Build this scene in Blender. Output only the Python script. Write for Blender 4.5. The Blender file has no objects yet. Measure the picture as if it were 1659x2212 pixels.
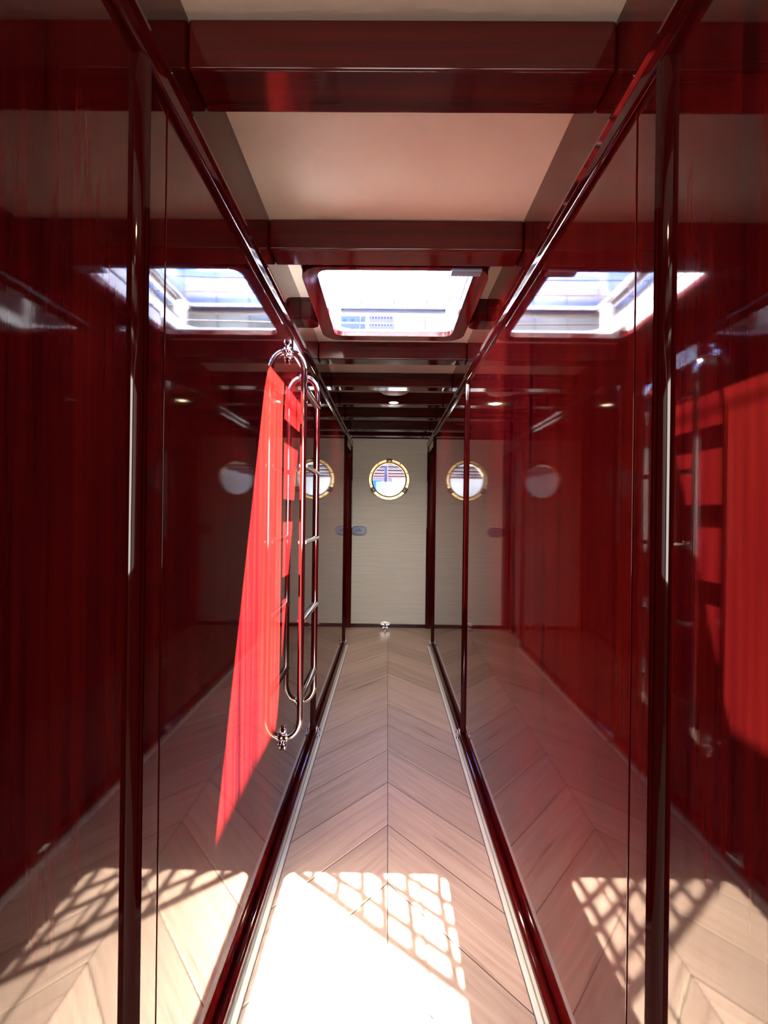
import bpy, bmesh, math, random
from mathutils import Vector, Matrix

random.seed(7)
C = bpy.context.scene.collection
SC = bpy.context.scene

# ------------------------------------------------------------------ camera, world, sun, exposure
cam_d = bpy.data.cameras.new('camera')
cam = bpy.data.objects.new('camera', cam_d)
C.objects.link(cam)
cam_d.sensor_fit = 'HORIZONTAL'
cam_d.sensor_width = 36.0
cam_d.lens = 36.0 * 1000 / 1659
cam_d.clip_start = 0.02
cam_d.clip_end = 3000
EYE = 1.18
cam.matrix_world = (Matrix.Translation((-0.014, 0, EYE)) @ Matrix.Rotation(0.0085, 4, 'Z')
                    @ Matrix.Rotation(math.pi / 2, 4, 'X') @ Matrix.Rotation(0.0126, 4, 'Z'))
SC.camera = cam

SUN_DIR = Vector((-0.062, -0.054, -0.167)).normalized()
SUN_POWER = 125.0
SKY = 4.7

world = bpy.data.worlds.new('sky')
SC.world = world
world.use_nodes = True
nt = world.node_tree
nt.nodes.clear()
w_out = nt.nodes.new('ShaderNodeOutputWorld')
w_bg = nt.nodes.new('ShaderNodeBackground')
w_tc = nt.nodes.new('ShaderNodeTexCoord')
w_sep = nt.nodes.new('ShaderNodeSeparateXYZ')
w_rmp = nt.nodes.new('ShaderNodeValToRGB')
w_noi = nt.nodes.new('ShaderNodeTexNoise')
w_cl = nt.nodes.new('ShaderNodeValToRGB')
w_mix = nt.nodes.new('ShaderNodeMix')
w_mix.data_type = 'RGBA'
nt.links.new(w_tc.outputs['Generated'], w_sep.inputs[0])
nt.links.new(w_sep.outputs['Z'], w_rmp.inputs[0])
e = w_rmp.color_ramp.elements
e[0].position = 0.0
e[0].color = (0.11, 0.11, 0.112, 1)
e[1].position = 0.37
e[1].color = (0.068, 0.082, 0.10, 1)
x = e.new(0.405)
x.color = (0.25, 0.40, 1.15, 1)
x = e.new(0.9)
x.color = (0.30, 0.45, 1.10, 1)
w_noi.inputs['Scale'].default_value = 3.0
w_noi.inputs['Detail'].default_value = 5
nt.links.new(w_tc.outputs['Generated'], w_noi.inputs['Vector'])
nt.links.new(w_noi.outputs['Fac'], w_cl.inputs[0])
w_cl.color_ramp.elements[0].position = 0.45
w_cl.color_ramp.elements[1].position = 0.75
w_cl.color_ramp.elements[0].color = (0, 0, 0, 1)
w_cl.color_ramp.elements[1].color = (0.6, 0.6, 0.6, 1)
nt.links.new(w_cl.outputs['Color'], w_mix.inputs['Factor'])
nt.links.new(w_rmp.outputs['Color'], w_mix.inputs['A'])
w_mix.inputs['B'].default_value = (0.5, 0.52, 0.6, 1)
nt.links.new(w_mix.outputs['Result'], w_bg.inputs['Color'])
w_bg.inputs['Strength'].default_value = SKY
nt.links.new(w_bg.outputs[0], w_out.inputs['Surface'])

sun_d = bpy.data.lights.new('sun', 'SUN')
sun_d.energy = SUN_POWER
sun_d.angle = math.radians(0.6)
sun_d.color = (1.0, 0.93, 0.82)
sun = bpy.data.objects.new('sun', sun_d)
C.objects.link(sun)
sun.rotation_euler = SUN_DIR.to_track_quat('-Z', 'Y').to_euler()
sun.location = (2, 3, 6)

# added second sun for the wall bounce, falling through the hatch onto the floor
gl_d = bpy.data.lights.new('added_floor_sun', 'SUN')
gl_d.energy = 16.0
gl_d.angle = math.radians(0.22)
gl_d.color = (1.0, 0.92, 0.80)
glint = bpy.data.objects.new('added_floor_sun', gl_d)
C.objects.link(glint)
glint.rotation_euler = Vector((-0.035, -0.295, -1.0)).to_track_quat('-Z', 'Y').to_euler()
glint.location = (0, 4, 7)

# added fill light behind the viewer, no opening modelled there
fill_d = bpy.data.lights.new('fill_behind_viewer', 'AREA')
fill_d.shape = 'RECTANGLE'
fill_d.size = 0.6
fill_d.size_y = 1.1
fill_d.energy = 8
fill_d.color = (1.0, 0.93, 0.85)
fill = bpy.data.objects.new('fill_behind_viewer', fill_d)
C.objects.link(fill)
fill.location = (0, -1.45, 1.35)
fill.rotation_euler = (math.radians(80), 0, 0)

# portal that guides sky light through the hatch
por_d = bpy.data.lights.new('hatch_portal', 'AREA')
por_d.shape = 'RECTANGLE'
por_d.size = 0.66
por_d.size_y = 0.95
por_d.cycles.is_portal = True
por = bpy.data.objects.new('hatch_portal', por_d)
C.objects.link(por)
por.location = (0, 1.95, 2.12)

SC.view_settings.view_transform = 'Standard'
SC.view_settings.look = 'None'
SC.view_settings.gamma = 1
SC.view_settings.use_curve_mapping = False
SC.view_settings.exposure = 1.8
SC.cycles.max_bounces = 12
SC.cycles.glossy_bounces = 8
SC.cycles.diffuse_bounces = 6
SC.cycles.transparent_max_bounces = 12
SC.cycles.caustics_reflective = True
SC.cycles.blur_glossy = 0.6
SC.cycles.sample_clamp_indirect = 0.0
SC.cycles.use_denoising = True

# ------------------------------------------------------------------ helpers
def N(t, typ, **kw):
    n = t.nodes.new(typ)
    for k, v in kw.items():
        if hasattr(n, k):
            setattr(n, k, v)
    return n

def new_mat(name):
    m = bpy.data.materials.new(name)
    m.use_nodes = True
    t = m.node_tree
    b = t.nodes['Principled BSDF']
    return m, t, b

def simple(name, col, rough=0.5, metal=0.0, coat=0.0, noise=0.0, nscale=20.0, bump=0.0, spec=0.5):
    m, t, b = new_mat(name)
    b.inputs['Roughness'].default_value = rough
    b.inputs['Metallic'].default_value = metal
    b.inputs['Coat Weight'].default_value = coat
    b.inputs['Specular IOR Level'].default_value = spec
    tc = N(t, 'ShaderNodeTexCoord')
    no = N(t, 'ShaderNodeTexNoise')
    no.inputs['Scale'].default_value = nscale
    no.inputs['Detail'].default_value = 4
    t.links.new(tc.outputs['Object'], no.inputs['Vector'])
    mx = N(t, 'ShaderNodeMix', data_type='RGBA')
    mx.inputs['A'].default_value = (*[c * (1 - noise) for c in col], 1)
    mx.inputs['B'].default_value = (*[min(1, c * (1 + noise)) for c in col], 1)
    t.links.new(no.outputs['Fac'], mx.inputs['Factor'])
    t.links.new(mx.outputs['Result'], b.inputs['Base Color'])
    if bump:
        bp = N(t, 'ShaderNodeBump')
        bp.inputs['Strength'].default_value = bump
        bp.inputs['Distance'].default_value = 0.002
        t.links.new(no.outputs['Fac'], bp.inputs['Height'])
        t.links.new(bp.outputs[0], b.inputs['Normal'])
    return m

def mahogany(name, axis, dark=1.0, coat_rough=0.04, warp=0.014, fine=0.04):
    """varnished red mahogany; axis = grain direction"""
    m, t, b = new_mat(name)
    tc = N(t, 'ShaderNodeTexCoord')
    mp = N(t, 'ShaderNodeMapping')
    s = [38, 38, 38]
    s['XYZ'.index(axis)] = 0.9
    mp.inputs['Scale'].default_value = s
    t.links.new(tc.outputs['Object'], mp.inputs['Vector'])
    n1 = N(t, 'ShaderNodeTexNoise')
    n1.inputs['Scale'].default_value = 1.0
    n1.inputs['Detail'].default_value = 6
    n1.inputs['Roughness'].default_value = 0.62
    t.links.new(mp.outputs[0], n1.inputs['Vector'])
    mp2 = N(t, 'ShaderNodeMapping')
    s2 = [4, 4, 4]
    s2['XYZ'.index(axis)] = 0.35
    mp2.inputs['Scale'].default_value = s2
    t.links.new(tc.outputs['Object'], mp2.inputs['Vector'])
    n2 = N(t, 'ShaderNodeTexNoise')
    n2.inputs['Scale'].default_value = 1.0
    n2.inputs['Detail'].default_value = 2
    t.links.new(mp2.outputs[0], n2.inputs['Vector'])
    mth = N(t, 'ShaderNodeMath', operation='MULTIPLY_ADD')
    mth.inputs[1].default_value = 0.45
    t.links.new(n2.outputs['Fac'], mth.inputs[0])
    m2 = N(t, 'ShaderNodeMath', operation='MULTIPLY')
    m2.inputs[1].default_value = 0.55
    t.links.new(n1.outputs['Fac'], m2.inputs[0])
    t.links.new(m2.outputs[0], mth.inputs[2])
    r = N(t, 'ShaderNodeValToRGB')
    t.links.new(mth.outputs[0], r.inputs[0])
    e = r.color_ramp.elements
    e[0].position = 0.37
    e[0].color = (0.016 * dark, 0.0004 * dark, 0.0018 * dark, 1)
    md = e.new(0.44)
    md.color = (0.064 * dark, 0.0020 * dark, 0.0032 * dark, 1)
    e[-1].position = 0.64
    e[-1].color = (0.13 * dark, 0.0068 * dark, 0.0046 * dark, 1)
    t.links.new(r.outputs[0], b.inputs['Base Color'])
    b.inputs['Roughness'].default_value = 0.35
    b.inputs['Specular IOR Level'].default_value = 0.0
    b.inputs['Coat Weight'].default_value = 1.0
    b.inputs['Coat Roughness'].default_value = coat_rough
    b.inputs['Coat IOR'].default_value = 1.5
    bp = N(t, 'ShaderNodeBump')
    bp.inputs['Strength'].default_value = fine
    bp.inputs['Distance'].default_value = 0.001
    t.links.new(n1.outputs['Fac'], bp.inputs['Height'])
    n3 = N(t, 'ShaderNodeTexNoise')
    n3.inputs['Scale'].default_value = 2.2
    n3.inputs['Detail'].default_value = 1
    t.links.new(tc.outputs['Object'], n3.inputs['Vector'])
    bp2 = N(t, 'ShaderNodeBump')
    bp2.inputs['Strength'].default_value = warp
    bp2.inputs['Distance'].default_value = 0.006
    t.links.new(n3.outputs['Fac'], bp2.inputs['Height'])
    t.links.new(bp.outputs[0], bp2.inputs['Normal'])
    t.links.new(bp2.outputs[0], b.inputs['Coat Normal'])
    return m

M = {}
M['panel'] = mahogany('varnished_mahogany_panel', 'Z')
M['beam'] = mahogany('varnished_mahogany_beam', 'X', dark=0.75, coat_rough=0.10, fine=0.12)
M['trim'] = mahogany('varnished_mahogany_trim', 'Y', dark=0.7, coat_rough=0.05, warp=0.02)
M['post'] = mahogany('varnished_mahogany_post', 'Z', dark=0.45, coat_rough=0.04, warp=0.02)
M['rim'] = mahogany('varnished_mahogany_rim', 'Y', dark=1.3, coat_rough=0.1, fine=0.2)
M['cream'] = simple('cream_ceiling_paint', (0.80, 0.68, 0.57), 0.55, noise=0.02)
M['chrome'] = simple('polished_stainless_steel', (0.85, 0.84, 0.86), 0.06, 1.0, noise=0.02)
M['alu'] = simple('grey_aluminium', (0.012, 0.013, 0.022), 0.4, 0.0, noise=0.05)
M['bar'] = simple('dark_grey_bar', (0.004, 0.004, 0.006), 0.6, 0.0, noise=0.05)
M['white'] = simple('white_gelcoat', (0.85, 0.86, 0.9), 0.25, noise=0.02)
M['whitetrim'] = simple('cream_white_border', (0.72, 0.68, 0.58), 0.35, noise=0.05)
M['olive'] = simple('olive_groove', (0.30, 0.26, 0.12), 0.5, noise=0.1)
M['caulk'] = simple('black_caulk', (0.03, 0.02, 0.02), 0.5)
M['brass'] = simple('brass', (0.85, 0.66, 0.34), 0.22, 1.0, noise=0.12, nscale=30)
M['brassdark'] = simple('tarnished_brass', (0.10, 0.07, 0.03), 0.35, 1.0, noise=0.3)
M['plate'] = simple('blue_grey_plate', (0.22, 0.26, 0.36), 0.35, 0.3, noise=0.05)
M['plate_rim'] = simple('blue_grey_plate_edge', (0.09, 0.11, 0.19), 0.35, 0.3)
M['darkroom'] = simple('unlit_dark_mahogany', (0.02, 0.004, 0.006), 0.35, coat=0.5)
M['paper'] = simple('white_sticker', (0.85, 0.88, 0.9), 0.5)
M['blueink'] = simple('blue_print', (0.05, 0.16, 0.45), 0.5)
M['black'] = simple('black_rubber', (0.015, 0.015, 0.02), 0.5)
M['dome'] = simple('cream_plastic', (0.7, 0.58, 0.5), 0.4)
M['bluebox'] = simple('blue_paint', (0.004, 0.14, 0.35), 0.7, noise=0.05)
M['mauve'] = simple('mauve_grey_paint', (0.05, 0.042, 0.08), 0.5, noise=0.05)
M['redhull'] = simple('red_paint', (0.25, 0.06, 0.06), 0.4, noise=0.05)
M['slat'] = simple('grey_awning_slat', (0.01, 0.008, 0.014), 0.9, noise=0.05)
M['quay'] = simple('dark_asphalt_quay', (0.05, 0.05, 0.05), 0.8, noise=0.15, nscale=3)
M['towerwhite'] = simple('white_rendered_wall', (0.4, 0.4, 0.4), 0.7)
M['teak'] = simple('teak_deck', (0.12, 0.075, 0.045), 0.7, noise=0.2)
M['net'] = simple('dark_cord', (0.06, 0.07, 0.10), 0.6)
M['sail'] = simple('white_board', (0.8, 0.8, 0.8), 0.6)

def emis(name, col, s):
    m, t, b = new_mat(name)
    b.inputs['Base Color'].default_value = (*col, 1)
    b.inputs['Emission Color'].default_value = (*col, 1)
    b.inputs['Emission Strength'].default_value = s
    return m
M['lamp'] = emis('warm_lamp', (1.0, 0.82, 0.5), 30)

def glass(name, tint):
    m = bpy.data.materials.new(name)
    m.use_nodes = True
    t = m.node_tree
    t.nodes.clear()
    o = N(t, 'ShaderNodeOutputMaterial')
    mx = N(t, 'ShaderNodeMixShader')
    tr = N(t, 'ShaderNodeBsdfTransparent')
    gl = N(t, 'ShaderNodeBsdfGlossy')
    gl.inputs['Roughness'].default_value = 0.02
    tr.inputs['Color'].default_value = (*tint, 1)
    lw = N(t, 'ShaderNodeLayerWeight')
    lw.inputs[0].default_value = 0.5
    pw = N(t, 'ShaderNodeMath', operation='POWER')
    pw.inputs[1].default_value = 5.0
    t.links.new(lw.outputs['Facing'], pw.inputs[0])
    ma = N(t, 'ShaderNodeMath', operation='MULTIPLY_ADD')
    ma.inputs[1].default_value = 0.9
    ma.inputs[2].default_value = 0.04
    t.links.new(pw.outputs[0], ma.inputs[0])
    t.links.new(ma.outputs[0], mx.inputs[0])
    t.links.new(tr.outputs[0], mx.inputs[1])
    t.links.new(gl.outputs[0], mx.inputs[2])
    t.links.new(mx.outputs[0], o.inputs[0])
    return m
M['glass'] = glass('clear_glass', (0.93, 0.95, 0.97))

def floor_mat():
    m, t, b = new_mat('oak_chevron_floor')
    L = t.links.new
    tc = N(t, 'ShaderNodeTexCoord')
    sp = N(t, 'ShaderNodeSeparateXYZ')
    L(tc.outputs['Object'], sp.inputs[0])
    def mt(op, a, bb=None, c=None):
        n = N(t, 'ShaderNodeMath', operation=op)
        for i, v in enumerate((a, bb, c)):
            if v is None: continue
            if isinstance(v, (int, float)): n.inputs[i].default_value = v
            else: L(v, n.inputs[i])
        return n.outputs[0]
    ax = mt('ABSOLUTE', sp.outputs['X'])
    side = mt('GREATER_THAN', sp.outputs['X'], 0.0)
    u = mt('MULTIPLY_ADD', ax, 1.10, sp.outputs['Y'])
    k = mt('DIVIDE', mt('SUBTRACT', u, 0.095), 0.275)
    idx = mt('FLOOR', k)
    fr = mt('FRACT', k)
    pid = mt('MULTIPLY_ADD', side, 37.3, idx)
    wn = N(t, 'ShaderNodeTexWhiteNoise', noise_dimensions='1D')
    L(pid, wn.inputs['W'])
    # grain coordinates
    cb = N(t, 'ShaderNodeCombineXYZ')
    L(mt('MULTIPLY', u, 30.0), cb.inputs[0])
    L(mt('MULTIPLY', ax, 3.0), cb.inputs[1])
    L(mt('MULTIPLY', pid, 3.71), cb.inputs[2])
    g = N(t, 'ShaderNodeTexNoise')
    g.inputs['Scale'].default_value = 1.0
    g.inputs['Detail'].default_value = 7
    g.inputs['Roughness'].default_value = 0.6
    g.inputs['Distortion'].default_value = 0.8
    L(cb.outputs[0], g.inputs['Vector'])
    cr = N(t, 'ShaderNodeValToRGB')
    L(g.outputs['Fac'], cr.inputs[0])
    e = cr.color_ramp.elements
    e[0].position = 0.30
    e[0].color = (0.39, 0.255, 0.18, 1)
    e[1].position = 0.72
    e[1].color = (0.54, 0.382, 0.285, 1)
    hs = N(t, 'ShaderNodeHueSaturation')
    L(cr.outputs[0], hs.inputs['Color'])
    L(mt('MULTIPLY_ADD', wn.outputs['Value'], 0.30, 0.86), hs.inputs['Value'])
    # knots / dark spots
    kn = N(t, 'ShaderNodeTexNoise')
    kn.inputs['Scale'].default_value = 9
    kn.inputs['Detail'].default_value = 3
    L(cb.outputs[0], kn.inputs['Vector'])
    kn.inputs['Scale'].default_value = 0.55
    kr = N(t, 'ShaderNodeValToRGB')
    L(kn.outputs['Fac'], kr.inputs[0])
    kr.color_ramp.elements[0].position = 0.66
    kr.color_ramp.elements[0].color = (0, 0, 0, 1)
    kr.color_ramp.elements[1].position = 0.74
    kr.color_ramp.elements[1].color = (0.55, 0.55, 0.55, 1)
    m1 = N(t, 'ShaderNodeMix', data_type='RGBA')
    L(kr.outputs[0], m1.inputs['Factor'])
    L(hs.outputs[0], m1.inputs['A'])
    m1.inputs['B'].default_value = (0.10, 0.05, 0.03, 1)
    # pale sapwood edge on some planks
    wn2 = N(t, 'ShaderNodeTexWhiteNoise', noise_dimensions='1D')
    L(mt('ADD', pid, 5.5), wn2.inputs['W'])
    pale = mt('MULTIPLY', mt('LESS_THAN', fr, 0.05), mt('GREATER_THAN', wn2.outputs['Value'], 0.55))
    m2 = N(t, 'ShaderNodeMix', data_type='RGBA')
    L(mt('MULTIPLY', pale, 0.55), m2.inputs['Factor'])
    L(m1.outputs['Result'], m2.inputs['A'])
    m2.inputs['B'].default_value = (0.72, 0.55, 0.38, 1)
    # seams
    seam = mt('MAXIMUM', mt('LESS_THAN', fr, 0.017), mt('LESS_THAN', ax, 0.0014))
    m3 = N(t, 'ShaderNodeMix', data_type='RGBA')
    L(mt('MULTIPLY', seam, 0.95), m3.inputs['Factor'])
    L(m2.outputs['Result'], m3.inputs['A'])
    m3.inputs['B'].default_value = (0.05, 0.025, 0.015, 1)
    L(m3.outputs['Result'], b.inputs['Base Color'])
    b.inputs['Roughness'].default_value = 0.42
    b.inputs['Specular IOR Level'].default_value = 0.4
    # polishing swirls
    wv = N(t, 'ShaderNodeTexWave', wave_type='RINGS', rings_direction='Z')
    mp = N(t, 'ShaderNodeMapping')
    mp.inputs['Location'].default_value = (0.25, -1.85, 0)
    L(tc.outputs['Object'], mp.inputs['Vector'])
    L(mp.outputs[0], wv.inputs['Vector'])
    wv.inputs['Scale'].default_value = 26
    wv.inputs['Distortion'].default_value = 3
    wv.inputs['Detail'].default_value = 2
    L(mt('MULTIPLY_ADD', wv.outputs['Fac'], 0.10, 0.36), b.inputs['Roughness'])
    bp = N(t, 'ShaderNodeBump')
    bp.inputs['Strength'].default_value = 0.25
    bp.inputs['Distance'].default_value = 0.001
    L(mt('SUBTRACT', g.outputs['Fac'], mt('MULTIPLY', seam, 2.0)), bp.inputs['Height'])
    L(bp.outputs[0], b.inputs['Normal'])
    return m
M['floor'] = floor_mat()

def door_mat():
    m, t, b = new_mat('cream_grained_door_paint')
    tc = N(t, 'ShaderNodeTexCoord')
    mp = N(t, 'ShaderNodeMapping')
    mp.inputs['Scale'].default_value = (3, 3, 70)
    t.links.new(tc.outputs['Object'], mp.inputs['Vector'])
    n = N(t, 'ShaderNodeTexNoise')
    n.inputs['Scale'].default_value = 1
    n.inputs['Detail'].default_value = 5
    t.links.new(mp.outputs[0], n.inputs['Vector'])
    r = N(t, 'ShaderNodeValToRGB')
    r.color_ramp.elements[0].position = 0.3
    r.color_ramp.elements[0].color = (0.74, 0.72, 0.60, 1)
    r.color_ramp.elements[1].position = 0.7
    r.color_ramp.elements[1].color = (0.84, 0.83, 0.72, 1)
    t.links.new(n.outputs['Fac'], r.inputs[0])
    t.links.new(r.outputs[0], b.inputs['Base Color'])
    b.inputs['Roughness'].default_value = 0.45
    bp = N(t, 'ShaderNodeBump')
    bp.inputs['Strength'].default_value = 0.3
    bp.inputs['Distance'].default_value = 0.001
    t.links.new(n.outputs['Fac'], bp.inputs['Height'])
    t.links.new(bp.outputs[0], b.inputs['Normal'])
    return m
M['door'] = door_mat()

def tower_mat(name, wall, win, sx, sz):
    m, t, b = new_mat(name)
    tc = N(t, 'ShaderNodeTexCoord')
    sp = N(t, 'ShaderNodeSeparateXYZ')
    t.links.new(tc.outputs['Object'], sp.inputs[0])
    outs = []
    for ax, sc, th in (('X', sx, 0.45), ('Z', sz, 0.5)):
        a = N(t, 'ShaderNodeMath', operation='DIVIDE')
        t.links.new(sp.outputs[ax], a.inputs[0])
        a.inputs[1].default_value = sc
        f = N(t, 'ShaderNodeMath', operation='FRACT')
        t.links.new(a.outputs[0], f.inputs[0])
        g = N(t, 'ShaderNodeMath', operation='LESS_THAN')
        t.links.new(f.outputs[0], g.inputs[0])
        g.inputs[1].default_value = th
        outs.append(g.outputs[0])
    mu = N(t, 'ShaderNodeMath', operation='MULTIPLY')
    t.links.new(outs[0], mu.inputs[0])
    t.links.new(outs[1], mu.inputs[1])
    mx = N(t, 'ShaderNodeMix', data_type='RGBA')
    t.links.new(mu.outputs[0], mx.inputs['Factor'])
    mx.inputs['A'].default_value = (*wall, 1)
    mx.inputs['B'].default_value = (*win, 1)
    t.links.new(mx.outputs['Result'], b.inputs['Base Color'])
    b.inputs['Roughness'].default_value = 0.6
    return m
M['tower'] = tower_mat('pale_tower_facade', (0.21, 0.185, 0.2), (0.07, 0.04, 0.09), 2.6, 6.0)
M['gtower'] = tower_mat('blue_glass_facade', (0.12, 0.15, 0.2), (0.06, 0.09, 0.15), 7.0, 8.0)

def smooth(ob, ang=40):
    me = ob.data
    for p in me.polygons:
        p.use_smooth = True
    me.set_sharp_from_angle(angle=math.radians(ang))

def obj(name, bm, mat, parent=None, sm=True):
    me = bpy.data.meshes.new(name)
    bmesh.ops.recalc_face_normals(bm, faces=bm.faces)
    bm.to_mesh(me)
    bm.free()
    o = bpy.data.objects.new(name, me)
    C.objects.link(o)
    me.materials.append(mat)
    if parent:
        o.parent = parent
        o.matrix_parent_inverse = Matrix.Translation(-Vector(parent.location)) if parent.type == 'EMPTY' and parent.parent is None else Matrix.Identity(4)
    if sm:
        smooth(o)
        wn = o.modifiers.new('weighted_normals', 'WEIGHTED_NORMAL')
        wn.keep_sharp = True
        wn.weight = 100
    return o

def BM():
    return bmesh.new()

def box(bm, lo, hi, bev=0.0, seg=2):
    lo = Vector(lo); hi = Vector(hi)
    r = bmesh.ops.create_cube(bm, size=1.0)
    vs = r['verts']
    c = (lo + hi) / 2
    s = hi - lo
    for v in vs:
        v.co = Vector((v.co.x * s.x, v.co.y * s.y, v.co.z * s.z)) + c
    if bev:
        es = list({e for v in vs for e in v.link_edges})
        bmesh.ops.bevel(bm, geom=es, offset=bev, segments=seg, affect='EDGES', profile=0.5)
    return bm

def tube(bm, pts, r, seg=16, flat=None, cap=True):
    """sweep a circle (or ellipse flat=(ra, rb, up)) along the points"""
    pts = [Vector(p) for p in pts]
    rings = []
    n = len(pts)
    prev_u = None
    for i, p in enumerate(pts):
        if i == 0: d = pts[1] - pts[0]
        elif i == n - 1: d = pts[-1] - pts[-2]
        else: d = (pts[i + 1] - p).normalized() + (p - pts[i - 1]).normalized()
        d.normalize()
        if flat: up = Vector(flat[2])
        else: up = prev_u if prev_u is not None else (Vector((0, 0, 1)) if abs(d.z) < 0.9 else Vector((0, 1, 0)))
        u = (up - d * up.dot(d)).normalized()
        prev_u = u
        w = d.cross(u)
        ra, rb = (flat[0], flat[1]) if flat else (r, r)
        if isinstance(r, (list, tuple)): ra = rb = r[i]
        rings.append([bm.verts.new(p + u * ra * math.cos(2 * math.pi * k / seg) + w * rb * math.sin(2 * math.pi * k / seg)) for k in range(seg)])
    for a, b in zip(rings, rings[1:]):
        for k in range(seg):
            bm.faces.new((a[k], a[(k + 1) % seg], b[(k + 1) % seg], b[k]))
    if cap:
        bm.faces.new(rings[0][::-1])
        bm.faces.new(rings[-1])
    return bm

def lathe(bm, prof, origin, axis='Z', seg=32, closed=False):
    """prof = [(radius, height)] around an axis through origin"""
    o = Vector(origin)
    def P(r, h, a):
        c, s = r * math.cos(a), r * math.sin(a)
        if axis == 'Z': return o + Vector((c, s, h))
        if axis == 'Y': return o + Vector((c, h, s))
        return o + Vector((h, c, s))
    rings = []
    for r, h in prof:
        if r < 1e-6: rings.append([bm.verts.new(P(0, h, 0))])
        else: rings.append([bm.verts.new(P(r, h, 2 * math.pi * k / seg)) for k in range(seg)])
    pairs = list(zip(rings, rings[1:]))
    if closed: pairs.append((rings[-1], rings[0]))
    for a, b in pairs:
        for k in range(seg):
            k2 = (k + 1) % seg
            if len(a) == 1 and len(b) == 1: continue
            if len(a) == 1: bm.faces.new((a[0], b[k], b[k2]))
            elif len(b) == 1: bm.faces.new((a[k], b[0], a[k2]))
            else: bm.faces.new((a[k], b[k], b[k2], a[k2]))
    return bm

def ellipsoid(bm, c, rx, ry, rz, u=20, v=12):
    r = bmesh.ops.create_uvsphere(bm, u_segments=u, v_segments=v, radius=1.0)
    for w in r['verts']:
        w.co = Vector((w.co.x * rx, w.co.y * ry, w.co.z * rz)) + Vector(c)
    return bm

def rrect(x0, x1, y0, y1, r, seg=8):
    out = []
    for cx, cy, a0 in ((x1 - r, y1 - r, 0), (x0 + r, y1 - r, 90), (x0 + r, y0 + r, 180), (x1 - r, y0 + r, 270)):
        for k in range(seg + 1):
            a = math.radians(a0 + 90 * k / seg)
            out.append((cx + r * math.cos(a), cy + r * math.sin(a)))
    return out

def ring_solid(bm, outer, inner, f, h0, h1):
    """frame between two loops of equal count; f(a,b,h)->point"""
    n = len(outer)
    A = [bm.verts.new(f(*p, h0)) for p in outer]
    B = [bm.verts.new(f(*p, h1)) for p in outer]
    Cc = [bm.verts.new(f(*p, h1)) for p in inner]
    D = [bm.verts.new(f(*p, h0)) for p in inner]
    for k in range(n):
        j = (k + 1) % n
        for P, Q in ((A, B), (B, Cc), (Cc, D), (D, A)):
            bm.faces.new((P[k], P[j], Q[j], Q[k]))
    return bm

def plate(bm, outer, holes, f, h0, h1):
    """flat plate with holes, both faces triangulated"""
    for h in (h0, h1):
        edges = []
        loops = []
        for lp in [outer] + holes:
            vs = [bm.verts.new(f(*p, h)) for p in lp]
            loops.append(vs)
            for i in range(len(vs)):
                edges.append(bm.edges.new((vs[i], vs[(i + 1) % len(vs)])))
        bmesh.ops.triangle_fill(bm, use_beauty=True, use_dissolve=False, edges=edges)
        if h == h0: L0 = loops
        else: L1 = loops
    for a, b in zip(L0, L1):
        n = len(a)
        for k in range(n):
            bm.faces.new((a[k], a[(k + 1) % n], b[(k + 1) % n], b[k]))
    return bm

def struct(name, bm, mat, parent=None, sm=True, label=None):
    o = obj(name, bm, mat, parent, sm)
    if parent is None:
        o['kind'] = 'structure'
    if label: o['label'] = label
    return o

def empty(name, loc, label=None, cat=None, group=None, kind=None):
    o = bpy.data.objects.new(name, None)
    o.empty_display_size = 0.05
    C.objects.link(o)
    o.location = loc
    if label: o['label'] = label
    if cat: o['category'] = cat
    if group: o['group'] = group
    if kind: o['kind'] = kind
    return o

def tag(o, label, cat, group=None, kind=None):
    o['label'] = label
    o['category'] = cat
    if group: o['group'] = group
    if kind: o['kind'] = kind
    return o

def copy_tree(o, parent=None):
    c = o.copy()
    C.objects.link(c)
    c.parent = parent
    if parent: c.matrix_parent_inverse = o.matrix_parent_inverse.copy()
    for ch in list(o.children):
        copy_tree(ch, c)
    return c

# ------------------------------------------------------------------ dimensions
W = 0.39          # half width of the corridor
Y0, Y1 = -1.6, 4.74
ZC = 2.073        # ceiling
ZB = 1.98         # underside of the beams
RZ0, RZ1 = 1.846, 1.894

# ------------------------------------------------------------------ structure
bm = BM(); box(bm, (-0.50, Y0, -0.04), (0.50, Y1 + 0.06, 0.0))
struct('floor', bm, M['floor'], label='pale oak chevron floor with a dark centre seam')

# ceiling with hatch opening
bm = BM()
plate(bm, [(-0.5, Y0), (0.5, Y0), (0.5, Y1 + 0.06), (-0.5, Y1 + 0.06)],
      [rrect(-0.285, 0.285, 1.53, 2.385, 0.08)], lambda a, b, h: Vector((a, b, h)), ZC, ZC + 0.03)
struct('ceiling', bm, M['cream'], sm=False, label='cream painted ceiling between the dark red beams')

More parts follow.
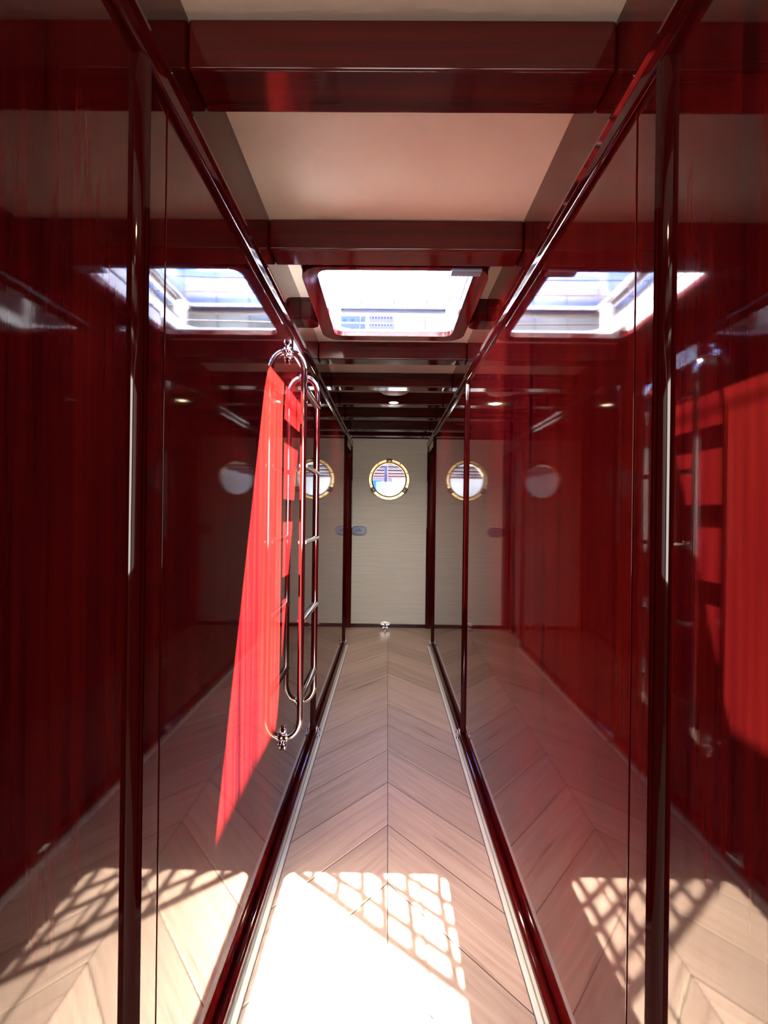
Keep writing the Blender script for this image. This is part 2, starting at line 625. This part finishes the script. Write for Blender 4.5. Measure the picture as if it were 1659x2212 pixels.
def side_wall(name, s, lab):
    bm = BM()
    for a, b in ((Y0, 0.766), (0.770, 2.39), (2.39, 4.06)):
        lo = (min(s * W, s * (W + 0.05)), a, 0)
        hi = (max(s * W, s * (W + 0.05)), b, 1.87)
        box(bm, lo, hi, 0.0012, 2)
    # end bay with a round topped opening
    f = lambda a, b, h: Vector((s * h, a, b))
    outer = [(4.06, 0.0), (4.13, 0.0)]
    r = 0.12
    outer += [(4.13 + r - r * math.cos(t), 1.78 - r + r * math.sin(t)) for t in [math.radians(a) for a in range(0, 91, 10)]]
    outer += [(4.70 - r + r * math.sin(t), 1.78 - r + r * math.cos(t)) for t in [math.radians(a) for a in range(0, 91, 10)]]
    outer += [(4.70, 0.0), (Y1 + 0.06, 0.0), (Y1 + 0.06, 1.87), (4.06, 1.87)]
    plate(bm, outer, [], f, W, W + 0.05)
    # strip above the rail
    box(bm, (min(s * (W - 0.001), s * (W + 0.05)), Y0, 1.87), (max(s * (W - 0.001), s * (W + 0.05)), Y1 + 0.06, ZC))
    box(bm, (min(s * (W + 0.05), s * (W + 0.07)), Y0, 0), (max(s * (W + 0.05), s * (W + 0.07)), 4.06, ZC))
    return struct(name, bm, M['panel'], label=lab)
side_wall('wall_left', -1, 'glossy varnished red mahogany wall panels on the left')
side_wall('wall_right', 1, 'glossy varnished red mahogany wall panels on the right')

# end bay doorways: slabs coloured near black for the unlit rooms behind
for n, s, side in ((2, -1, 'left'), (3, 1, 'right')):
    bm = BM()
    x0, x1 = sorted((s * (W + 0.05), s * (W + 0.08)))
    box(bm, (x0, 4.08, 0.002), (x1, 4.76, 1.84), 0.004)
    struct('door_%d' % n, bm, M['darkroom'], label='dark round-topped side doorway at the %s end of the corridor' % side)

# rails, posts, floor mouldings
def rail(name, s, lab):
    prof = [(0, RZ0), (0.006, RZ0), (0.013, RZ0 + 0.008), (0.016, RZ0 + 0.02), (0.012, RZ0 + 0.029), (0.018, RZ0 + 0.036), (0.016, RZ0 + 0.046), (0, RZ1)]
    bm = BM()
    ring = []
    for y in (Y0 + 0.03, Y1 - 0.002):
        ring.append([bm.verts.new((s * (W - d), y, z)) for d, z in prof])
    for k in range(len(prof)):
        j = (k + 1) % len(prof)
        bm.faces.new((ring[0][k], ring[0][j], ring[1][j], ring[1][k]))
    bm.faces.new(ring[0]); bm.faces.new(ring[1][::-1])
    return struct(name, bm, M['trim'], label=lab)
rail('trim_1', -1, 'moulded mahogany rail along the top of the left wall')
rail('trim_2', 1, 'moulded mahogany rail along the top of the right wall')

def half_round_post(name, s, y, lab, hw=0.016, d=0.013):
    bm = BM()
    prof = [(0, -hw), (d * 0.7, -hw * 0.8), (d, -hw * 0.45), (d * 0.9, -hw * 0.3), (d * 1.15, 0), (d * 0.9, hw * 0.3), (d, hw * 0.45), (d * 0.7, hw * 0.8), (0, hw)]
    a = [bm.verts.new((s * (W - p), y + q, 0.045)) for p, q in prof]
    b = [bm.verts.new((s * (W - p), y + q, RZ0)) for p, q in prof]
    n = len(prof)
    for k in range(n):
        j = (k + 1) % n
        bm.faces.new((a[k], a[j], b[j], b[k]))
    bm.faces.new(a); bm.faces.new(b[::-1])
    return struct(name, bm, M['post'], label=lab)
k = 3
for y, word in ((0.685, 'nearest'), (2.40, 'middle'), (4.06, 'far')):
    for s, side in ((-1, 'left'), (1, 'right')):
        half_round_post('trim_%d' % k, s, y, '%s vertical mahogany moulding on the %s wall' % (word, side), hw=0.016 if y < 1 else 0.013)
        k += 1
for s, side in ((-1, 'left'), (1, 'right')):
    bm = BM(); box(bm, (min(s * W, s * (W - 0.012)), Y1 - 0.03, 0.0), (max(s * W, s * (W - 0.012)), Y1 - 0.001, RZ0), 0.003)
    struct('trim_%d' % k, bm, M['post'], label='dark mahogany door jamb at the %s of the end door' % side)
    k += 1
for s, side in ((-1, 'left'), (1, 'right')):
    bm = BM()
    tube(bm, [(s * 0.377, Y0 + 0.03, 0.030), (s * 0.377, 4.06, 0.030)], 0.0125, 14)
    struct('baseboard_%s' % side, bm, M['trim'], label='round mahogany floor moulding along the %s wall' % side)
    bm = BM()
    x0, x1 = sorted((s * 0.389, s * 0.346))
    box(bm, (x0, Y0 + 0.03, 0.0), (x1, 4.07, 0.009), 0.002)
    o = struct('trim_%d' % k, bm, M['whitetrim'], label='cream border strip on the floor along the %s wall' % side)
    bm = BM()
    x0, x1 = sorted((s * 0.3625, s * 0.3585))
    box(bm, (x0, Y0 + 0.03, 0.0088), (x1, 4.07, 0.0096))
    struct('border_groove', bm, M['olive'], o)
    bm = BM()
    x0, x1 = sorted((s * 0.346, s * 0.3445))
    box(bm, (x0, Y0 + 0.03, 0.0), (x1, 4.07, 0.0012))
    struct('caulk_line', bm, M['caulk'], o)
    k += 1

# closed back wall (behind the viewer)
bm = BM()
box(bm, (-0.5, Y0 - 0.05, 0), (0.5, Y0, ZC))
struct('wall_back', bm, M['cream'], label='cream bulkhead behind the viewer')

# end wall (surround of the door) and the door
bm = BM()
box(bm, (-0.50, Y1, 1.93), (0.50, Y1 + 0.06, ZC + 0.03))
struct('wall_end', bm, M['beam'], label='dark mahogany header above the cream end door')
PX, PZ = -0.006, 1.18 + 0.330
bm = BM()
hole = [(PX + 0.175 * math.cos(2 * math.pi * i / 64), PZ + 0.175 * math.sin(2 * math.pi * i / 64)) for i in range(64)]
plate(bm, [(-0.50, 0.0), (0.50, 0.0), (0.50, 1.93), (-0.50, 1.93)], [hole], lambda a, b, h: Vector((a, h, b)), Y1, Y1 + 0.04)
door = struct('door_1', bm, M['door'], sm=False, label='cream painted end door with a round brass porthole')
bm = BM(); box(bm, (-0.388, Y1 - 0.012, 0.0), (0.388, Y1, 0.036), 0.002)
struct('baseboard_end', bm, M['post'], label='dark baseboard under the cream end door')

# porthole
bm = BM()
lathe(bm, [(0.168, 0.03), (0.168, -0.012), (0.176, -0.016), (0.181, -0.010), (0.184, -0.010), (0.188, -0.018), (0.204, -0.018), (0.211, -0.010), (0.213, 0.0), (0.213, 0.001), (0.176, 0.001), (0.176, 0.03)],
      (PX, Y1, PZ), 'Y', 64, closed=True)
ph = obj('porthole', bm, M['brass'], door)
ph['label'] = 'round brass porthole with three clamps'
bm = BM(); lathe(bm, [(0.0, 0.018), (0.17, 0.018), (0.17, 0.024), (0.0, 0.024)], (PX, Y1, PZ), 'Y', 48)
obj('glass_pane', bm, M['glass'], ph)
for a in (90, 213, 327):
    t = math.radians(a)
    cx, cz = PX + 0.196 * math.cos(t), PZ + 0.196 * math.sin(t)
    bm = BM()
    box(bm, (-0.030, -0.032, -0.018), (0.030, -0.012, 0.018), 0.006)
    bmesh.ops.rotate(bm, verts=bm.verts, cent=(0, 0, 0), matrix=Matrix.Rotation(-(t - math.pi / 2), 3, 'Y'))
    bmesh.ops.translate(bm, verts=bm.verts, vec=(cx, Y1, cz))
    cl = obj('clamp', bm, M['brassdark'], ph)
    bm = BM(); ellipsoid(bm, (cx, Y1 - 0.035, cz), 0.013, 0.009, 0.013)
    obj('clamp_knob', bm, M['brass'], ph)
for a in (20, 55, 125, 160, 195, 240, 268, 300, 345):
    t = math.radians(a)
    bm = BM(); ellipsoid(bm, (PX + 0.196 * math.cos(t), Y1 - 0.018, PZ + 0.196 * math.sin(t)), 0.006, 0.003, 0.006, 12, 8)
    obj('screw', bm, M['brassdark'], ph)

# oval plate on the door
def stadium(cx, cz, hx, hz, n=12):
    out = []
    for sgn, a0 in ((1, -90), (-1, 90)):
        for i in range(n + 1):
            a = math.radians(a0 + 180 * i / n)
            out.append((cx + sgn * (hx - hz) + hz * math.cos(a), cz + hz * math.sin(a)))
    return out
PCX, PCZ = (776 - 838) * 0.00474 - 0.0145, 1.18 - 0.193
bm = BM(); plate(bm, stadium(PCX, PCZ, 0.078, 0.046), [], lambda a, b, h: Vector((a, h, b)), Y1 - 0.008, Y1)
pl = obj('lock_plate', bm, M['plate_rim'], door)
pl['label'] = 'blue-grey oval lock plate'
bm = BM(); plate(bm, stadium(PCX, PCZ, 0.070, 0.038), [], lambda a, b, h: Vector((a, h, b)), Y1 - 0.011, Y1 - 0.008)
obj('plate_face', bm, M['plate'], pl)
bm = BM()
for x, z, w in ((-0.030, 0.002, 0.012), (0.012, 0.0, 0.018), (0.004, 0.016, 0.010)):
    box(bm, (PCX + x - w, Y1 - 0.014, PCZ + z - 0.004), (PCX + x + w, Y1 - 0.011, PCZ + z + 0.004), 0.0015)
obj('latch', bm, M['plate_rim'], pl)

# ------------------------------------------------------------------ ceiling beams
words = {0.837: 'nearest ceiling beam in view, widest across the top of the photo',
         1.413: 'second ceiling beam, just in front of the open roof hatch',
         2.425: 'third ceiling beam, just behind the open roof hatch',
         2.965: 'fourth ceiling beam, behind the narrow cream ceiling strip',
         3.45: 'fifth ceiling beam, the one carrying the small lit lamp',
         3.94: 'sixth ceiling beam, between the lamp and the end door',
         4.52: 'last ceiling beam, right in front of the cream end door'}
for y, w in words.items():
    bm = BM()
    box(bm, (-W + 0.002, y, ZB), (W - 0.002, y + 0.094, ZC - 0.0005), 0.006, 3)
    o = obj('ceiling_beam', bm, M['beam'])
    tag(o, 'glossy dark mahogany ' + w, 'ceiling beam', 'ceiling beams across the corridor')
for y in (0.26, -0.35, -0.95):
    bm = BM()
    box(bm, (-W + 0.002, y, ZB), (W - 0.002, y + 0.094, ZC - 0.0005), 0.006, 3)
    struct('trim_%d' % k, bm, M['beam'], label='mahogany ceiling beam behind the viewer'); k += 1
for s, side in ((-1, 'left'), (1, 'right')):
    bm = BM()
    pts = [(W - 0.002, 1.93), (W - 0.002, 2.02)]
    r = 0.034
    pts += [(0.321 + r - 0 - r * math.sin(math.radians(a)) , 2.02 - r + r * math.cos(math.radians(a))) for a in range(0, 91, 15)]
    pts += [(0.321 + r - r * math.cos(math.radians(a)), 1.93 + r - r * math.sin(math.radians(a))) for a in range(0, 91, 15)]
    plate(bm, [(s * a, b) for a, b in pts], [], lambda a, b, h: Vector((a, b, h)), ZB, ZC - 0.0005)
    o = obj('beam_stub', bm, M['beam'])
    tag(o, 'short round-ended mahogany beam stub on the %s side of the open roof hatch' % side, 'ceiling beam', 'beam stubs beside the roof hatch')

# ------------------------------------------------------------------ roof hatch
hatch = empty('roof_hatch', (0, 1.84, ZC), 'open roof hatch with red wooden rim, grey struts and raised clear lid', 'hatch')
fl = lambda a, b, h: Vector((a, b, h))
bm = BM()
o_l = rrect(-0.318, 0.318, 1.512, 2.155, 0.075)
i_l = rrect(-0.262, 0.262, 1.530, 2.10, 0.040)
ring_solid(bm, o_l, i_l, fl, ZB - 0.002, ZB + 0.020)
es = [e for e in bm.edges if all(abs(v.co.z - (ZB - 0.002)) < 1e-4 for v in e.verts) and len(e.link_faces) == 2 and abs(e.calc_face_angle(0)) > 1]
bmesh.ops.bevel(bm, geom=es, offset=0.006, segments=3, affect='EDGES', profile=0.5)
obj('wooden_rim', bm, M['rim'], hatch)['label'] = 'round-cornered red mahogany rim'
for sg in (-1, 1):
    bm = BM()
    box(bm, (min(sg * 0.296, sg * 0.316), 1.515, ZB + 0.0198), (max(sg * 0.296, sg * 0.316), 2.08, ZC - 0.0005))
    obj('rim_upstand', bm, M['rim'], hatch)
bm = BM()
ring_solid(bm, rrect(-0.284, 0.284, 1.531, 2.384, 0.079), rrect(-0.276, 0.276, 1.539, 2.376, 0.071), fl, ZC - 0.012, ZC + 0.045)
for sg in (-1, 1):
    box(bm, (min(sg * 0.276, sg * 0.2955), 1.53, ZB + 0.0198), (max(sg * 0.276, sg * 0.2955), 2.10, ZC - 0.0005))
v8 = [(-0.276, 2.135, ZB + 0.018), (0.276, 2.135, ZB + 0.018), (0.276, 2.372, ZC + 0.030), (-0.276, 2.372, ZC + 0.030)]
lo4 = [bm.verts.new(v) for v in v8]
hi4 = [bm.verts.new(Vector(v) + Vector((0, 0.006, -0.010))) for v in v8]
bm.faces.new(lo4); bm.faces.new(hi4[::-1])
for q in range(4):
    bm.faces.new((lo4[q], lo4[(q + 1) % 4], hi4[(q + 1) % 4], hi4[q]))
obj('coaming', bm, M['white'], hatch)['label'] = 'white inner frame'
bm = BM()
ring_solid(bm, rrect(-0.36, 0.36, 1.46, 2.44, 0.12), rrect(-0.282, 0.282, 1.533, 2.382, 0.08), fl, ZC + 0.0345, ZC + 0.045)
obj('deck_flange', bm, M['white'], hatch)
# lid, raised above the coaming
LZ = 1.18 + 1.05
bm = BM()
ring_solid(bm, rrect(-0.335, 0.335, 1.40, 2.418, 0.03), rrect(-0.280, 0.280, 1.43, 2.400, 0.025), fl, LZ, LZ + 0.025)
lid = obj('lid', bm, M['white'], hatch)
lid['label'] = 'raised lid frame with clear pane'
bm = BM(); box(bm, (-0.285, 1.42, LZ + 0.012), (0.285, 2.405, LZ + 0.018))
obj('glass_pane', bm, M['glass'], lid)
bm = BM()
ring_solid(bm, rrect(-0.2795, 0.2795, 1.43, 2.399, 0.025), rrect(-0.272, 0.272, 1.436, 2.394, 0.022), fl, LZ - 0.002, LZ + 0.004)
obj('gasket', bm, M['black'], lid)
bm = BM()
tube(bm, [(-0.285, 2.408, LZ - 0.014), (0.285, 2.408, LZ - 0.014)], 0.017, 14)
for i in range(7):
    x = -0.20 + i * 0.068
    tube(bm, [(x, 2.400, LZ - 0.004), (x, 2.392, LZ + 0.010)], 0.0025, 6)
obj('handle_bar', bm, M['bar'], lid)
for s in (-1, 1):
    bm = BM()
    box(bm, (min(s * 0.286, s * 0.304), 1.46, LZ - 0.024), (max(s * 0.286, s * 0.304), 2.34, LZ - 0.004), 0.005)
    tube(bm, [(s * 0.296, 1.50, LZ - 0.03), (s * 0.296, 1.95, LZ - 0.07), (s * 0.283, 2.30, ZC + 0.05)], 0.009, 10)
    ellipsoid(bm, (s * 0.294, 1.72, LZ - 0.045), 0.012, 0.014, 0.012)
    obj('strut', bm, M['alu'], hatch)
    bm = BM()
    box(bm, (min(s * 0.262, s * 0.30), 2.27, ZC + 0.045), (max(s * 0.262, s * 0.30), 2.31, LZ - 0.012), 0.006)
    tube(bm, [(s * 0.27, 2.33, ZC + 0.03), (s * 0.27, 2.33, LZ - 0.02)], 0.006, 10)
    obj('hinge_post', bm, M['white'], hatch)
bm = BM(); box(bm, (0.185, 1.510, ZB - 0.012), (0.283, 1.546, ZB - 0.0025), 0.002)
obj('hinge_plate', bm, M['plate'], hatch)['label'] = 'blue-grey metal plate on the near right corner'

# ------------------------------------------------------------------ lamps
lp = empty('ceiling_lamp', (0.0, 3.43, ZB), 'small round lit warm downlight under the fifth ceiling beam', 'lamp')
LX = 0.018
bm = BM(); lathe(bm, [(0.0, 0.022), (0.042, 0.022), (0.042, 0.008), (0.036, 0.004), (0.033, 0.004), (0.033, 0.010), (0.0, 0.010)], (LX, 3.40, ZB - 0.002), 'Z', 28)
box(bm, (LX - 0.02, 3.40, ZB + 0.016), (LX + 0.02, 3.452, ZB + 0.026))
obj('housing', bm, M['trim'], lp)
bm = BM(); lathe(bm, [(0.0, 0.000), (0.018, 0.001), (0.030, 0.006), (0.0325, 0.0095), (0.0, 0.0098)], (LX, 3.40, ZB - 0.002), 'Z', 28)
obj('lens', bm, M['lamp'], lp)
lpd = bpy.data.lights.new('lamp_light', 'SPOT')
lpd.energy = 16; lpd.color = (1.0, 0.9, 0.8); lpd.spot_size = math.radians(150); lpd.spot_blend = 1.0; lpd.shadow_soft_size = 0.03
lo = bpy.data.objects.new('lamp_light', lpd); C.objects.link(lo); lo.location = (LX, 3.40, ZB - 0.03)

bm = BM(); lathe(bm, [(0.0, -0.076), (0.05, -0.074), (0.09, -0.066), (0.108, -0.052), (0.112, -0.03), (0.112, 0.0), (0.0, 0.0)], (0.02, 3.20, ZC - 0.001), 'Z', 40)
dm = obj('ceiling_dome', bm, M['dome'])
tag(dm, 'round cream domed fitting hanging between the fourth and fifth ceiling beams', 'ceiling fitting')

# lamps behind the viewer (only seen as glints in the varnish)
for y in (-0.15,):
    l2 = empty('ceiling_lamp', (0, y, ZC), 'round warm ceiling lamp behind the camera, seen only as a glint in the near mouldings', 'lamp')
    bm = BM(); lathe(bm, [(0.0, -0.010), (0.04, -0.010), (0.045, 0.0), (0.0, 0.0)], (0, y, ZC - 0.0005), 'Z', 24)
    h = obj('housing', bm, M['white'], l2)
    bm = BM(); lathe(bm, [(0.0, -0.013), (0.03, -0.012), (0.033, -0.0101), (0.0, -0.0101)], (0, y, ZC - 0.0005), 'Z', 24)
    obj('lens', bm, M['lamp'], l2)

# ------------------------------------------------------------------ ladder on the left wall
lad = empty('wall_ladder', (-W, 1.86, 0.3), 'polished stainless steel ladder fixed to the left wall under the roof hatch', 'ladder')
SX = -0.328
def stile_pts(y):
    zt, zb = 1.18 + 0.585, 1.18 - 0.835
    r = 0.062
    p = [(-W + 0.001, y, zt)]
    n = 8
    for i in range(n + 1):
        a = math.pi / 2 * i / n
        p.append((SX - r * 0.9 + r * 0.9 * math.sin(a) if i else SX - r * 0.9, y, zt - 0.075 + 0.075 * math.cos(a)))
    for i in range(n + 1):
        a = math.pi / 2 * i / n
        p.append((SX - r * 0.9 + r * 0.9 * math.cos(a), y, zb + 0.075 - 0.075 * math.sin(a)))
    p.append((-W + 0.001, y, zb))
    return p
for y in (1.70, 2.03):
    bm = BM(); tube(bm, stile_pts(y), 0.0115, 16)
    obj('side_rail', bm, M['chrome'], lad)
    for sg, z in ((1, 1.18 + 0.585), (-1, 1.18 - 0.835)):
        bm = BM()
        lathe(bm, [(0.0, 0.0), (0.026, 0.0), (0.026, 0.003), (0.018, 0.007), (0.0155, 0.012), (0.0155, 0.018), (0.0, 0.018)], (-W, y, z), 'X', 24)
        for dz in (-1, 1):
            ellipsoid(bm, (-W + 0.007, y, z + dz * 0.030), 0.007, 0.011, 0.017)
        ellipsoid(bm, (-W + 0.009, y - 0.022, z - 0.006), 0.008, 0.014, 0.008)
        ellipsoid(bm, (-W + 0.009, y + 0.022, z - 0.006), 0.008, 0.014, 0.008)
        obj('wall_bracket', bm, M['chrome'], lad)
for z in (0.455, 0.167, -0.116, -0.405, -0.690):
    bm = BM()
    tube(bm, [(SX, 1.703, 1.18 + z), (SX, 1.73, 1.18 + z), (SX, 1.74, 1.18 + z), (SX, 1.99, 1.18 + z), (SX, 2.00, 1.18 + z), (SX, 2.027, 1.18 + z)],
         None, 16, flat=(0.0105, 0.0155, (0, 0, 1)))
    obj('rung', bm, M['chrome'], lad)

# ------------------------------------------------------------------ small things
bm = BM(); box(bm, (-W - 0.0005, 1.80, 1.785), (-W + 0.0012, 1.96, 1.8455), 0.0003)
st = obj('sticker', bm, M['paper'])
tag(st, 'white sticker with a blue mark, high on the left wall by the ladder top', 'sticker')
bm = BM()
for a, b in (((1.84, 1.800), (1.89, 1.836)), ((1.86, 1.836), (1.865, 1.795)), ((1.89, 1.802), (1.93, 1.826))):
    tube(bm, [(-W + 0.0014, a[0], a[1]), (-W + 0.0014, b[0], b[1])], 0.0016, 6)
obj('blue_mark', bm, M['blueink'], st)

# magnetic door stop at the foot of the end door
ds = empty('door_stop', (-0.02, Y1 - 0.05, 0), 'small chrome door stop at the foot of the cream end door', 'door stop')
bm = BM(); lathe(bm, [(0.0, 0.0), (0.042, 0.0), (0.042, 0.012), (0.032, 0.020), (0.026, 0.024), (0.0, 0.024)], (-0.028, Y1 - 0.09, 0.0), 'Z', 28)
obj('floor_base', bm, M['chrome'], ds)
bm = BM()
lathe(bm, [(0.0, -0.012), (0.016, -0.012), (0.016, 0.0), (0.048, 0.0), (0.050, 0.006), (0.044, 0.022), (0.0, 0.024)], (-0.028, Y1 - 0.045, 0.048), 'Y', 28)
for v in bm.verts: v.co.z = 0.048 + (v.co.z - 0.048) * 0.55
obj('catch_plate', bm, M['chrome'], ds)
bm = BM(); tube(bm, [(-0.028, Y1 - 0.085, 0.02), (-0.028, Y1 - 0.075, 0.046), (-0.028, Y1 - 0.05, 0.05)], 0.008, 10)
obj('hook', bm, M['black'], ds)

def catch(loc, s, lab):
    e = empty('door_catch', loc, lab, 'door catch', 'chrome catches at the feet of the wall mouldings')
    x, y, z = loc
    bm = BM(); box(bm, (min(x, x - s * 0.010), y - 0.012, z - 0.03), (max(x, x - s * 0.010), y + 0.012, z + 0.03), 0.003)
    obj('base_plate', bm, M['chrome'], e)
    for dz in (-0.018, 0.016):
        bm = BM(); ellipsoid(bm, (x - s * 0.016, y - 0.004, z + dz), 0.009, 0.009, 0.010, 16, 10)
        obj('roller', bm, M['chrome'], e)
for y, w in ((2.40, 'middle'), (4.06, 'far')):
    for s, side in ((-1, 'left'), (1, 'right')):
        catch((s * (W - 0.014), y, 0.032), s, 'small chrome door catch at the foot of the %s %s wall moulding' % (w, side))

# ------------------------------------------------------------------ outside, seen through the hatch and the porthole
def stand(bm, x, y, z):
    return bm
tw = obj('tower_block', box(BM(), (-18, 400, -2), (3, 425, 175.5), 0.5), M['tower'], sm=False)
tag(tw, 'pale tall tower block with rows of windows seen under the hatch lid', 'building')
tw2 = obj('tower_block', box(BM(), (3.5, 398, -2), (12, 420, 174.5), 0.5), M['towerwhite'], sm=False)
tag(tw2, 'blank white tower wall right of the windowed tower under the hatch lid', 'building')
tw3 = obj('tower_block', box(BM(), (-50, 410, -2), (-22, 430, 177), 0.5), M['gtower'], sm=False)
tag(tw3, 'blue glass tower left of the pale tower under the hatch lid', 'building')
# guard netting on deck
bm = BM()
zb, zt = 2.16, 3.0
for i in range(9):
    z = zb + 0.06 + i * 0.105
    tube(bm, [(-1.4, 3.05, z + 0.01 * math.sin(i)), (0, 3.05, z - 0.012), (1.4, 3.05, z + 0.01)], 0.005, 6)
for i in range(13):
    x = -1.4 + i * 0.2333
    tube(bm, [(x - 0.02, 3.05, zb), (x + 0.03, 3.05, zt)], 0.005, 6)
bmesh.ops.translate(bm, verts=bm.verts, vec=(0, 0.25, 0))
gn = obj('guard_netting', bm, M['net'])
tag(gn, 'dark cord guard netting on deck seen under the raised hatch lid', 'netting')
# cord net over the deck (it throws the grid shadow on the floor)
bm = BM()
NZ = 5.0
def edge_y(x):
    return 2.99 - 0.77 * (x + 0.125)
r = random.Random(3)
for i in range(9):
    x = -0.22 + i * 0.080 + r.uniform(-0.012, 0.012)
    y0 = edge_y(x)
    tube(bm, [(x, y0, NZ), (x - 0.012, (y0 + 3.2) / 2, NZ), (x + 0.01, 3.2, NZ)], 0.011, 8)
for i in range(9):
    c = 0.075 + i * 0.092 + r.uniform(-0.012, 0.012)
    tube(bm, [(-0.24, edge_y(-0.24) + c, NZ + 0.004), (0.1, edge_y(0.1) + c + 0.015, NZ), (0.44, edge_y(0.44) + c, NZ)], 0.011, 8)
tube(bm, [(-0.24, edge_y(-0.24), NZ), (0.44, edge_y(0.44), NZ)], 0.015, 8)
for x in (-0.24, 0.44):
    tube(bm, [(x, edge_y(x), NZ), (x, 3.2, NZ)], 0.006, 8)
tube(bm, [(-1.6, 3.2, NZ), (1.6, 3.2, NZ)], 0.006, 8)
tube(bm, [(-1.6, edge_y(-0.24), NZ), (-0.24, edge_y(-0.24), NZ)], 0.006, 8)
for x, y in ((-1.6, edge_y(-0.24)), (-1.6, 3.2), (1.6, 3.2)):
    tube(bm, [(x, y, 2.110), (x, y, NZ + 0.02)], 0.02, 8)
rk = obj('deck_net', bm, M['net'])
tag(rk, 'dark cord net stretched over the deck behind the hatch, casting the grid shadow', 'net')

bm = BM()
tube(bm, [(0.215, 0.6, 3.18), (0.215, 2.0, 3.2), (0.215, 5.5, 3.18)], 0.004, 8)
for y in (0.6, 5.5):
    tube(bm, [(0.215, y, 2.11), (0.215, y, 3.19)], 0.012, 8)
gw = obj('guard_wire', bm, M['alu'])
tag(gw, 'thin guard wire on slim posts above the deck, its line shadow on the left wall', 'wire')

# deck, with an added overhang to keep sun out of the porthole
bm = BM()
plate(bm, [(-2.2, Y0), (2.2, Y0), (2.2, 5.5), (-2.2, 5.5)], [rrect(-0.286, 0.286, 1.53, 2.386, 0.08)], fl, ZC + 0.030, ZC + 0.034)
struct('deck', bm, M['teak'], sm=False, label='brown teak deck around the roof hatch')

# beyond the end door
bm = BM()
qy = 4.9
box(bm, (-30, qy, -0.25), (30, 40, -0.2))
struct('ground', bm, M['quay'], sm=False, label='dark quay beyond the end door')
aw = empty('slatted_awning', (0, 8, -0.2), 'grey slatted awning seen through the top of the porthole', 'awning')
for i in range(7):
    y = 5.9 + 0.75 * i
    bm = BM()
    box(bm, (-1.6, y, 1.97), (1.6, y + 0.36, 2.00), 0.005)
    obj('slat', bm, M['slat'], aw)
for x in (-1.55, 1.55):
    bm = BM(); box(bm, (x - 0.03, 5.9, 2.0), (x + 0.03, 10.8, 2.08)); obj('side_beam', bm, M['slat'], aw)
    for y in (6.0, 10.6):
        bm = BM(); box(bm, (x - 0.03, y, -0.2), (x + 0.03, y + 0.06, 2.0)); obj('support_post', bm, M['slat'], aw)
bm = BM()
tube(bm, [(-0.055, 8.0, -0.2), (-0.055, 8.0, 1.965)], 0.032, 16)
tube(bm, [(-0.055, 8.0, -0.2), (-0.055, 8.0, 1.30)], 0.036, 16)
po = obj('round_post', bm, M['mauve'])
tag(po, 'mauve grey round post seen through the porthole', 'post')
bm = BM()
box(bm, (-0.30, 8.2, 1.54), (-0.14, 8.5, 1.735), 0.01)
bb = obj('blue_cabinet', bm, M['bluebox'])
tag(bb, 'bright blue cabinet seen at the left of the porthole', 'cabinet')
bm = BM(); box(bm, (-0.29, 8.19, 1.565), (-0.15, 8.2, 1.58)); obj('base_strip', bm, M['bar'], bb)
bm = BM(); tube(bm, [(-0.22, 8.35, -0.2), (-0.22, 8.35, 1.54)], 0.03, 10); obj('pedestal', bm, M['bar'], bb)
bm = BM()
sec = []
for y, w, zb_, zt_ in ((8.7, 0.02, 1.0, 1.60), (9.2, 0.3, 0.5, 1.52), (10.5, 0.55, 0.2, 1.48), (12, 0.5, 0.2, 1.48)):
    cx = -0.13
    sec.append([bm.verts.new(p) for p in ((cx - w, y, zt_), (cx - w * 0.8, y, (zb_ + zt_) / 2), (cx, y, zb_), (cx + w * 0.8, y, (zb_ + zt_) / 2), (cx + w, y, zt_))])
for a, b in zip(sec, sec[1:]):
    for i in range(4): bm.faces.new((a[i], a[i + 1], b[i + 1], b[i]))
    bm.faces.new((a[4], a[0], b[0], b[4]))
bm.faces.new(sec[0]); bm.faces.new(sec[-1][::-1])
rb = obj('red_boat', bm, M['redhull'])
tag(rb, 'red boat bow seen at the lower left of the porthole', 'boat')
